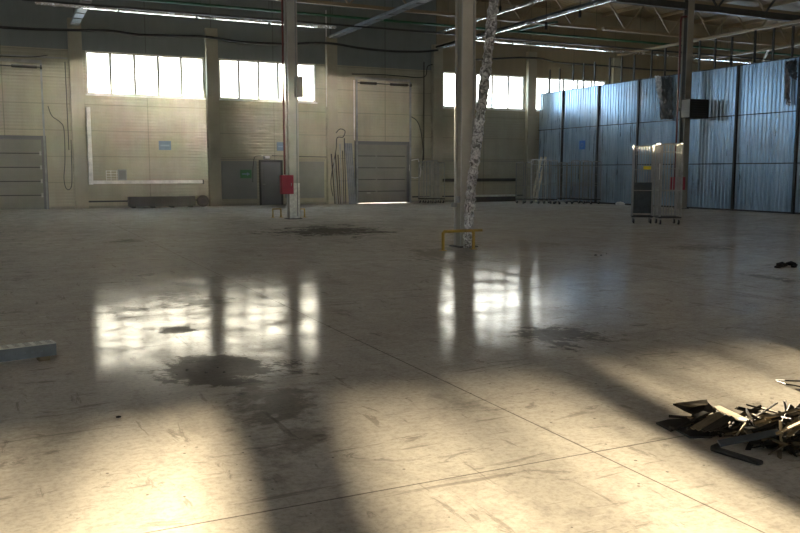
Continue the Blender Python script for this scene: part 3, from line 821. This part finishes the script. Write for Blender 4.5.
# ------------------------------------------------------------------ roll cages
def cage(label, loc, rz, W=.72, Dp=.8, H=2.5, group=None, shelf=True, front=False, zb=.2, mat='zinc', NV=7, br=.010):
    r = thing('roll_cage', label, 'roll cage', loc, rz, group)
    m = M[mat]
    bm = NB(); 
    box(bm, -W/2, W/2, -Dp/2, -Dp/2+.04, zb, zb+.05); box(bm, -W/2, W/2, Dp/2-.04, Dp/2, zb, zb+.05)
    box(bm, -W/2, -W/2+.04, -Dp/2+.041, Dp/2-.041, zb, zb+.05); box(bm, W/2-.04, W/2, -Dp/2+.041, Dp/2-.041, zb, zb+.05)
    for k in range(7): y = -Dp/2 + Dp*(k+1)/8; box(bm, -W/2+.041, W/2-.041, y-.01, y+.01, zb+.02, zb+.04)
    obj('base_frame', bm, M['dark_steel'], r)
    for sx in (-1, 1):
        for sy in (-1, 1):
            cx, cy = sx*(W/2-.07), sy*(Dp/2-.07)
            bm = NB(); disc(bm, (cx, cy, .075), (1,0,0), .075, .04, 14)
            w_ = obj('caster', bm, M['black_rubber'], r)
            bm = NB(); box(bm, cx-.035, cx-.023, cy-.03, cy+.03, .06, zb-.001); box(bm, cx+.023, cx+.035, cy-.03, cy+.03, .06, zb-.001); box(bm, cx-.035, cx+.035, cy-.03, cy+.03, zb-.03, zb-.002)
            obj('fork', bm, M['zinc'], w_)
    def panel(pts_a, pts_b, nm, nv=NV):
        a = Vector(pts_a); b = Vector(pts_b); bm = NB(); rr = .02
        z0 = zb+.052; z1 = H
        c = .08
        tube(bm, [(a.x, a.y, z0), (a.x, a.y, z1-c), a.lerp(b, .3*c/(b-a).length)+Vector((0,0,z1-c*.3)), a.lerp(b, c/(b-a).length)+Vector((0,0,z1)),
                  a.lerp(b, 1-c/(b-a).length)+Vector((0,0,z1)), a.lerp(b, 1-.3*c/(b-a).length)+Vector((0,0,z1-c*.3)), (b.x, b.y, z1-c), (b.x, b.y, z0)], rr, 7)
        for k in range(1, nv):
            q = a.lerp(b, k/nv); tube(bm, [(q.x, q.y, z0+.02), (q.x, q.y, z1-.01)], br, 5)
        for z in (z0+.05, z0+(H-z0)*.36, z0+(H-z0)*.66, H-.25):
            tube(bm, [(a.x, a.y, z), (b.x, b.y, z)], .009, 5)
        return obj(nm, bm, m, r)
    panel((-W/2+.02, -Dp/2+.02, 0), (-W/2+.02, Dp/2-.02, 0), 'side_panel')
    panel((W/2-.02, -Dp/2+.02, 0), (W/2-.02, Dp/2-.02, 0), 'side_panel')
    panel((-W/2+.05, Dp/2-.03, 0), (W/2-.05, Dp/2-.03, 0), 'back_panel')
    if front: panel((-W/2+.05, -Dp/2+.03, 0), (W/2-.05, -Dp/2+.03, 0), 'gate')
    if shelf:
        bm = NB()
        for z in (1.05,):
            for k in range(10): y = -Dp/2+.05 + (Dp-.12)*k/9; tube(bm, [(-W/2+.045, y, z), (W/2-.045, y, z)], .006, 5)
            tube(bm, [(-W/2+.045, -Dp/2+.05, z), (W/2-.045, -Dp/2+.05, z)], .012, 6)
        obj('shelf', bm, m, r)
    return r
# two tall ones in the middle right
pL = atz(641.5, 223); pR = atz(667, 224)
HL = aty(643, 146, pL.y).z
R1 = cage('tall wire roll cage with a yellow tag, left of the pair', (pL.x, pL.y, 0), -PSI-.22, .66, .7, HL, front=False)
R2 = cage('tall wire roll cage in front of the dark column, right of the pair', (pR.x, pR.y, 0), -PSI-.08, .7, .72, aty(668, 144, pR.y).z, front=True)
bm = NB(); box(bm, .02, .26, .3, .31, 1.72, 1.83); obj('tag', bm, M['yellow_tag'], R1)
bm = NB(); box(bm, -.3, .3, .27, .29, .3, 1.3); obj('dark_backboard', bm, M['goods'], R1)
bm = NB(); box(bm, -.345, -.33, -.3, -.2, 1.4, 1.9); obj('white_label', bm, M['white_paint'], R2)
# far cages along the wall
far = [(424, 203, 0, 2.15, 'folded wire roll cage against the wall, leftmost of the three by the right dock door', .32),
       (431.5, 203, 0, 2.2, 'folded wire roll cage against the wall, middle of the three by the third window', .32),
       (439, 203, 0, 2.1, 'folded wire roll cage against the wall, right end of the three by the third window', .32),
       (524, 203.5, 0, 2.1, 'wire roll cage left of the leaning ladder by the corner', .62),
       (538, 203.5, 0, 2.25, 'wire roll cage directly behind the leaning ladder', .5),
       (549.5, 203.5, 0, 2.2, 'wire roll cage between the ladder and the partition corner', .45),
       (566, 206, 0, 2.1, 'wire roll cage against the partition right of the ladder', .62),
       (579, 206, 0, 2.2, 'wire roll cage against the partition under the blue sign', .62),
       (591, 206.5, 0, 2.15, 'rightmost wire roll cage against the partition near the blue sign', .62)]
for px, py, rz, h, lab, ww in far:
    p = atz(px, py)
    y = min(p.y, 39.15); q = aty(px, py, y)
    x = q.x
    if px > 500: x = min(x, 27.2)
    if px > 560:
        # stand along the partition
        q = atx(px, py, 27.05); x = q.x; y = q.y
    cage(lab, (x, y, 0), 0, ww, .72, h, group=None, front=False, mat='cage_light' if 530 < px < 545 else 'cage_mid', NV=4, br=.007)
# dolly near the corner
p = atz(565, 208)
q = atx(563, 208.5, 25.6)
r = thing('dolly', 'low dark flat dolly on the floor in front of the corner cages', 'dolly', (q.x, q.y, 0), .1)
bm = NB(); box(bm, -.55, .55, -.3, .3, .16, .2); obj('platform', bm, M['grey_steel'], r)
for sx in (-1, 1):
    for sy in (-1, 1):
        bm = NB(); disc(bm, (sx*.42, sy*.2, .065), (1,0,0), .065, .04, 14); w_ = obj('caster', bm, M['black_rubber'], r)
        bm = NB(); box(bm, sx*.42-.035, sx*.42+.035, sy*.2-.03, sy*.2+.03, .132, .159); obj('fork', bm, M['zinc'], w_)
# leaning ladder
YL = 37.6
a = aty(531.5, 205, YL); b = aty(541.5, 157, YL); a.z = .03
r = thing('ladder', 'pale ladder leaning diagonally across the corner roll cages', 'ladder', (a.x, YL, 0))
for dy in (0, .38):
    bm = NB(); bar(bm, (0, -dy, .03), (b.x-a.x, .0-dy, b.z), .04, .11); obj('rail', bm, M['tan_ladder'], r)
n = 7
for k in range(n):
    s = (k+.7)/(n+.2); bm = NB(); tube(bm, [((b.x-a.x)*s, -.365, .03+(b.z-.03)*s), ((b.x-a.x)*s, -.015, .03+(b.z-.03)*s)], .014, 6); obj('rung', bm, M['tan_ladder'], r)
# white bag on floor by the partition
q = atx(620, 203.5, 27.4)
bm = NB(); bmesh.ops.create_icosphere(bm, subdivisions=3, radius=1)
for v in bm.verts:
    f = 1 + .16*math.sin(v.co.x*6+1)*math.cos(v.co.y*7) + .1*math.sin(v.co.z*9)
    v.co = Vector((v.co.x*.16*f, v.co.y*.3*f, max(v.co.z*.10*f, -.06)+.06))
tag(obj('plastic_bag', bm, M['white_paint'], loc=(0,0,0), smooth=True), 'small crumpled white bag on the floor at the foot of the partition', 'bag').location = (q.x, q.y, 0)

# torn foil sheets on the partition
def torn(cpts, label, mat='foil', x=XP-.19):
    P_ = [atx(a, b, x) for a, b in cpts]
    c = sum(P_, Vector()) / len(P_)
    bm = NB(); n = 14
    ys = [p.y for p in P_]; zs = [p.z for p in P_]
    y0, y1, z0, z1 = min(ys), max(ys), min(zs), max(zs)
    g = []
    for i in range(n+1):
        row = []
        for k in range(n+1):
            s = i/n; u = k/n
            z_ = z1 + (z0-z1)*u
            w = (P_[0].lerp(P_[3], u), P_[1].lerp(P_[2], u))
            p = w[0].lerp(w[1], s)
            p = Vector((x + random.uniform(-.05, .05) , p.y + random.uniform(-.03,.03), p.z + random.uniform(-.04,.04)))
            row.append(bm.verts.new(p))
        g.append(row)
    for i in range(n):
        for k in range(n): bm.faces.new((g[i][k], g[i+1][k], g[i+1][k+1], g[i][k+1]))
    o = tag(obj('foil_sheet', bm, M[mat], loc=tuple(c)), label, 'foil sheet')
    s = o.modifiers.new('thickness', 'SOLIDIFY'); s.thickness = .012
    return o
torn([(656, 76), (672, 77), (673, 119), (661, 119)], 'torn dark foil sheet hanging over the partition left of the dark column', 'dark_foil' if 'dark_foil' in M else 'goods')
torn([(655, 76), (661, 76), (662, 100), (658, 96)], 'shiny silver foil strip on the edge of the torn dark sheet', 'foil_bright', XP-.3)
torn([(784, 62), (790, 60), (790, 106), (786, 104)], 'narrow silver foil strip hanging on the partition at the far right', 'foil')
torn([(786, 62), (797, 60), (797, 80), (790, 76)], 'dark torn foil scrap at the partition top, far right', 'goods', XP-.3)

# ------------------------------------------------------------------ blue-grey rack beam at left
e = atz(57, 360); e2 = atz(0, 367.5)
d = (e2 - e); d.z = 0; d.normalize(); nrm = Vector((-d.y, d.x, 0))
if nrm.y < 0: nrm = -nrm
L = 1.6; Wd = .16; Hh = .105
r = thing('cable_tray', 'blue-grey perforated metal channel lying on the floor at the left edge', 'metal channel', (e.x, e.y, 0), math.atan2(d.y, d.x))
sgn = 1 if (Matrix.Rotation(math.atan2(d.y, d.x), 3, 'Z') @ Vector((0,1,0))).dot(nrm) > 0 else -1
bm = NB()
z0 = .045
# front side with slots
def yb(a, b): return (min(sgn*a, sgn*b), max(sgn*a, sgn*b))
y0, y1 = yb(0, .006)
box(bm, 0, L, y0, y1, z0, z0+.045); box(bm, 0, L, y0, y1, z0+.062, z0+Hh)
x = 0
while x < L:
    box(bm, x, min(x+.045, L), y0, y1, z0+.045, z0+.062); x += .07
obj('side_wall', bm, M['beam_blue'], r)
bm = NB(); y0, y1 = yb(Wd-.006, Wd); box(bm, 0, L, y0, y1, z0, z0+Hh); obj('side_wall', bm, M['beam_blue'], r)
bm = NB(); y0, y1 = yb(.0, Wd); box(bm, -.002, L, y0, y1, z0+Hh+.001, z0+Hh+.008)
x = .02
obj('top_web', bm, M['beam_pale'], r)
bm = NB()
while x < L:
    for q in (.025, .075, .125):
        yy0, yy1 = yb(q, q+.012); box(bm, x, x+.05, yy0, yy1, z0+Hh+.0085, z0+Hh+.0095)
    x += .09
obj('slots', bm, M['dark_steel'], r)
bm = NB(); y0, y1 = yb(.012, Wd-.012); box(bm, .1, L, y0, y1, z0+.0, z0+.008); obj('bottom_lip', bm, M['beam_blue'], r)
bm = NB(); y0, y1 = yb(.03, Wd-.03); box(bm, .05, .14, y0, y1, 0, z0-.001); obj('packing_block', bm, M['wood_pale'], r)
bm = NB(); y0, y1 = yb(.02, Wd-.02); box(bm, L-.2, L-.1, y0, y1, 0, z0-.001); obj('packing_block', bm, M['wood_pale'], r)

# ------------------------------------------------------------------ scrap heap
SG = 'strips and slats tangled in the scrap heap'
def strip(a, b, za, zb_, w, h, mat, name, label, cat, roll=0, grp=None, chan=False):
    A = atz(*a, za); B = atz(*b, zb_)
    return strip3(A, B, w, h, mat, name, label, cat, roll, grp, chan)
def strip3(A, B, w, h, mat, name, label, cat, roll=0, grp=None, chan=False):
    bm = NB()
    if chan:
        bar(bm, A, B, w, .004, roll)
        d = (B-A).normalized(); q = d.to_track_quat('X', 'Z')
        side = (q @ Vector((0, 1, 0))); up = q @ Vector((0,0,1))
        R_ = Matrix.Rotation(roll, 3, d)
        side = R_ @ side; up = R_ @ up
        for s in (-1, 1):
            bar(bm, A + side*(s*w/2) + up*h/2, B + side*(s*w/2) + up*h/2, .004, h, roll)
    else:
        bar(bm, A, B, w, h, roll)
    zm = min(v.co.z for v in bm.verts)
    if zm < .001:
        for v in bm.verts: v.co.z += .001 - zm
    return tag(obj(name, bm, M[mat], loc=tuple((A+B)/2)), label, cat, grp)
def plate(pts, z, t_, mat, name, label, cat, dz=None):
    P_ = [atz(a, b, (dz[i] if dz else z)) for i, (a, b) in enumerate(pts)]
    bm = NB(); lo = [bm.verts.new(p) for p in P_]; hi = [bm.verts.new(p + Vector((0,0,t_))) for p in P_]
    bm.faces.new(lo[::-1]); bm.faces.new(hi)
    n = len(P_)
    for i in range(n): bm.faces.new((lo[i], lo[(i+1)%n], hi[(i+1)%n], hi[i]))
    c = sum(P_, Vector())/n
    return tag(obj(name, bm, M[mat], loc=tuple(c)), label, cat)
plate([(656, 424), (671, 432), (684, 425), (688, 420), (668, 421)], .003, .012, 'scrap_dark', 'sheet_offcut', 'flat black plate forming the left tip of the scrap heap', 'plate')
plate([(673, 405), (707, 403), (716, 411), (700, 418), (684, 411)], 0, .01, 'scrap_dark', 'sheet_offcut', 'dark tilted plate at the upper left of the scrap heap', 'plate', dz=[.09,.1,.05,.02,.03])
plate([(676, 404), (707, 400.5), (708, 405), (690, 407)], 0, .008, 'wood_grey', 'wooden_offcut', 'short grey board on the dark plate at the top left of the heap', 'board', dz=[.13,.14,.13,.13])
plate([(676, 431), (690, 438.5), (712, 438), (716, 428), (700, 424)], .003, .012, 'black_rubber', 'rubber_mat', 'black rubber piece under the slats at the lower left of the heap', 'rubber mat')
strip((672, 428), (706, 413), .03, .09, .045, .02, 'scrap_dark', 'metal_offcut', 'dark bar slanting up at the left end of the heap', 'bar')
for k, (a, b) in enumerate((((692, 428.5), (719, 413)), ((697, 429.5), (723, 414.5)), ((703, 431), (728, 416)), ((709, 431), (733, 417)))):
    strip(a, b, .06, .13, .028, .008, ('wood_grey', 'wood_grey', 'scrap_dark', 'scrap_dark')[k], 'wooden_lath', ['leftmost of four parallel slats on the left side of the heap', 'second from left of four parallel slats on the heap', 'third from left of four parallel slats on the heap', 'rightmost of four parallel slats on the left side of the heap'][k], 'lath', .3)
strip((716, 407), (748, 422), .09, .11, .05, .01, 'wood_pale', 'wooden_offcut', 'pale wooden board lying along the back of the heap', 'board', .2)
strip((746, 409.5), (753.5, 423.5), .2, .1, .035, .006, 'white_paint', 'white_strip', 'short bright white strip standing out of the heap', 'strip', .9)
strip((746, 423), (734, 438), .14, .05, .022, .008, 'wood_pale', 'wooden_lath', 'pale slat leaning towards the viewer in the middle of the heap', 'lath', .3)
strip((719, 443.5), (779, 432), .06, .12, .045, .014, 'scrap_blue', 'metal_profile', 'long blue-grey metal profile lying across the front of the heap', 'metal profile', .4, chan=False)
# black channel with a bent end
A = atz(712, 446, .03); Bc = atz(762, 461, .03); 
bm = NB(); bar(bm, A, Bc, .05, .028); bar(bm, A, atz(730, 438, .05), .035, .028)
zm = min(v.co.z for v in bm.verts)
for v in bm.verts: v.co.z += .002 - zm
tag(obj('bent_channel', bm, M['black_rubber'], loc=tuple((A+Bc)/2), bevel=.012), 'black bent channel with a rounded corner at the front edge of the heap', 'metal channel')
strip((780.5, 421), (781.5, 450), .2, .02, .02, .008, 'wood_pale', 'wooden_lath', 'pale thin slat standing nearly upright at the right of the heap', 'lath', .2)
for k, (a, b, z1, z2, m) in enumerate((((754, 424), (798, 409), .16, .26, 'wood_pale'), ((750, 429), (797, 413), .13, .25, 'wood_grey'), ((765, 419), (800, 408.5), .2, .28, 'wood_pale'), ((742, 436), (790, 417), .1, .24, 'scrap_dark'))):
    strip(a, b, z1*.75, z2*.75, .022, .008, m, 'wooden_lath', ['pale slat at the top of four long slats rising to the right', 'grey slat second from top rising to the right in the heap', 'short pale slat at the upper right crest of the heap', 'dark slat lowest of the long slats rising to the right'][k], 'lath', .3)
for k, (a, b) in enumerate((((784, 430), (806, 413)), ((788, 436), (812, 417)), ((776, 434), (806, 420)))):
    strip(a, b, .12, .22, .026, .008, ('wood_pale', 'wood_grey', 'wood_pale')[k], 'wooden_lath', ['pale slat crossing the right edge of the heap, uppermost of three', 'grey slat crossing the right edge of the heap, rightmost of three', 'pale slat crossing the right edge of the heap, lowest of three'][k], 'lath', .2)
# body of the heap: tangled strips
rs = random.Random(3)
cA = atz(705, 428); cB = atz(830, 447)
for k in range(210):
    s = rs.random()
    c = cA.lerp(cB, s**.8)
    hmax = .05 + .25*min(1, s*1.5)*1.0
    off = rs.uniform(-1, 1)
    side = Vector((.3, 1, 0)).normalized()
    c = c + side*off*.34*(.35+.65*min(1, s*2)) 
    zc = .02 + hmax*(1-abs(off))*rs.random()
    ang = rs.gauss(.45, .5) if rs.random() < .75 else rs.uniform(0, PI)
    Lh = rs.uniform(.10, .28)
    tilt = rs.gauss(0, .12)
    zc *= .8
    dd = Vector((math.cos(ang)*math.cos(tilt), math.sin(ang)*math.cos(tilt), math.sin(tilt)))
    A = Vector((c.x, c.y, zc)) - dd*Lh; B = Vector((c.x, c.y, zc)) + dd*Lh
    kind = rs.random()
    if kind < .72:
        strip3(A, B, rs.uniform(.012, .035), rs.uniform(.005, .012), 'scrap_dark', 'metal_offcut', 'thin dark metal strip tangled in the body of the scrap heap', 'strip', rs.uniform(-.8, .8), 'dark strips in the scrap heap', chan=rs.random() < .3)
    elif kind < .93:
        strip3(A, B, rs.uniform(.012, .026), .008, 'wood_grey', 'wooden_lath', 'weathered grey-brown slat tangled in the body of the scrap heap', 'lath', rs.uniform(-.8, .8), 'grey slats in the scrap heap')
    else:
        strip3(A, B, rs.uniform(.008, .018), .006, 'wood_pale', 'wood_splinter', 'short pale wooden splinter in the body of the scrap heap', 'splinter', rs.uniform(-.8, .8), 'pale splinters in the scrap heap')
# wire on floor
def floorwire(pts, r, mat, label, name='wire'):
    P_ = [atz(a, b, r+.002+z) for a, b, z in pts]
    bm = NB(); tube(bm, P_, r, 6); return tag(obj(name, bm, M[mat], loc=tuple(P_[0])), label, 'wire')
floorwire([(776, 380, 0), (785, 380.5, .02), (800, 381, .03), (812, 383, 0)], .007, 'black_rubber', 'thin black wire on the sunlit floor at the right edge, upper strand')
floorwire([(777, 381, 0.0), (786, 384, .01), (800, 386.5, 0), (810, 388, 0)], .006, 'black_rubber', 'thin black wire on the sunlit floor at the right edge, lower strand')
# crumbs / debris on the floor
rs = random.Random(11)
spots = [(783, 266, 26, 4, 8, .09), (205, 371, 60, 10, 6, .012), (601, 255, 20, 2, 3, .03), (120, 417, 3, 2, 1, .015)]
for (px, py, wx, wy, n, sz) in spots:
    for k in range(n):
        p = atz(px + rs.uniform(-.5, .5)*wx, py + rs.uniform(-.5,.5)*wy)
        bm = NB(); s = sz*rs.uniform(.5, 1.3)
        bmesh.ops.create_icosphere(bm, subdivisions=1, radius=1)
        for v in bm.verts: v.co = Vector((v.co.x*s*rs.uniform(.8,1.3), v.co.y*s*rs.uniform(.7,1.1), (max(v.co.z, -.4)+.4)*s*.5))
        o = obj('debris_chunk', bm, M['scrap_dark']); o.location = (p.x, p.y, .0005)
        lab = {783: ('dark rubble chunk in the low scatter on the floor at the right edge', 'rubble at the right edge'), 205: ('tiny dark crumb on the large floor stain', 'crumbs on the stain'),
               601: ('small dark crumb on the open floor before the roll cages', 'crumbs before the cages'), 120: ('single dark crumb on the sunlit floor at the left', None)}[px]
        tag(o, lab[0], 'debris', lab[1])

# ------------------------------------------------------------------ light
AZ = D(12.28); EL = D(8.05)
SD = Vector((math.sin(AZ)*math.cos(EL), math.cos(AZ)*math.cos(EL), math.sin(EL)))
sl = bpy.data.lights.new('sun', 'SUN'); sl.energy = 152; sl.angle = D(.8); sl.color = (1, .80, .56)
so = bpy.data.objects.new('sun', sl); COL.objects.link(so)
so.rotation_euler = (-SD).to_track_quat('-Z', 'Y').to_euler()
so.location = (10, 50, 20)
w = bpy.data.worlds.new('sky'); S.world = w; w.use_nodes = True
nt_ = w.node_tree; N = nt_.nodes; Lk = nt_.links
tc = N.new('ShaderNodeTexCoord'); vm = N.new('ShaderNodeVectorMath'); vm.operation = 'DOT_PRODUCT'; vm.inputs[1].default_value = SD
Lk.new(tc.outputs['Generated'], vm.inputs[0])
cr = N.new('ShaderNodeValToRGB'); Lk.new(vm.outputs['Value'], cr.inputs[0])
e = cr.color_ramp.elements
e[0].position = 0.0; e[0].color = (.36,.40,.44,1); e[1].position = 1.0; e[1].color = (1,.90,.72,1)
x = e.new(.45); x.color = (.30,.40,.52,1)
x = e.new(.80); x.color = (.55,.68,.85,1)
x = e.new(.95); x.color = (.95,.92,.84,1)
N['Background'].inputs['Strength'].default_value = 20.0
Lk.new(cr.outputs[0], N['Background'].inputs[0])

# dusty air inside the hall
HAZE = .000055
if HAZE:
    bm = NB(); box(bm, XL-.1, XR+.1, YF-.1, YB+.1, -.1, ZC+.1)
    m = bpy.data.materials.new('dusty_air'); m.use_nodes = True
    nn = m.node_tree.nodes; nn.remove(nn['Principled BSDF'])
    vs = nn.new('ShaderNodeVolumeScatter'); vs.inputs['Density'].default_value = HAZE; vs.inputs['Anisotropy'].default_value = .84
    vs.inputs['Color'].default_value = (.95,.95,.93,1)
    m.node_tree.links.new(vs.outputs[0], nn['Material Output'].inputs['Volume'])
    o = obj('dusty_air', bm, m); o['kind'] = 'stuff'; o['label'] = 'faint dusty haze filling the hall air'; o['category'] = 'haze'

S.view_settings.view_transform = 'Standard'
S.view_settings.look = 'None'
S.view_settings.gamma = 1
S.view_settings.exposure = 0
S.view_settings.use_curve_mapping = False
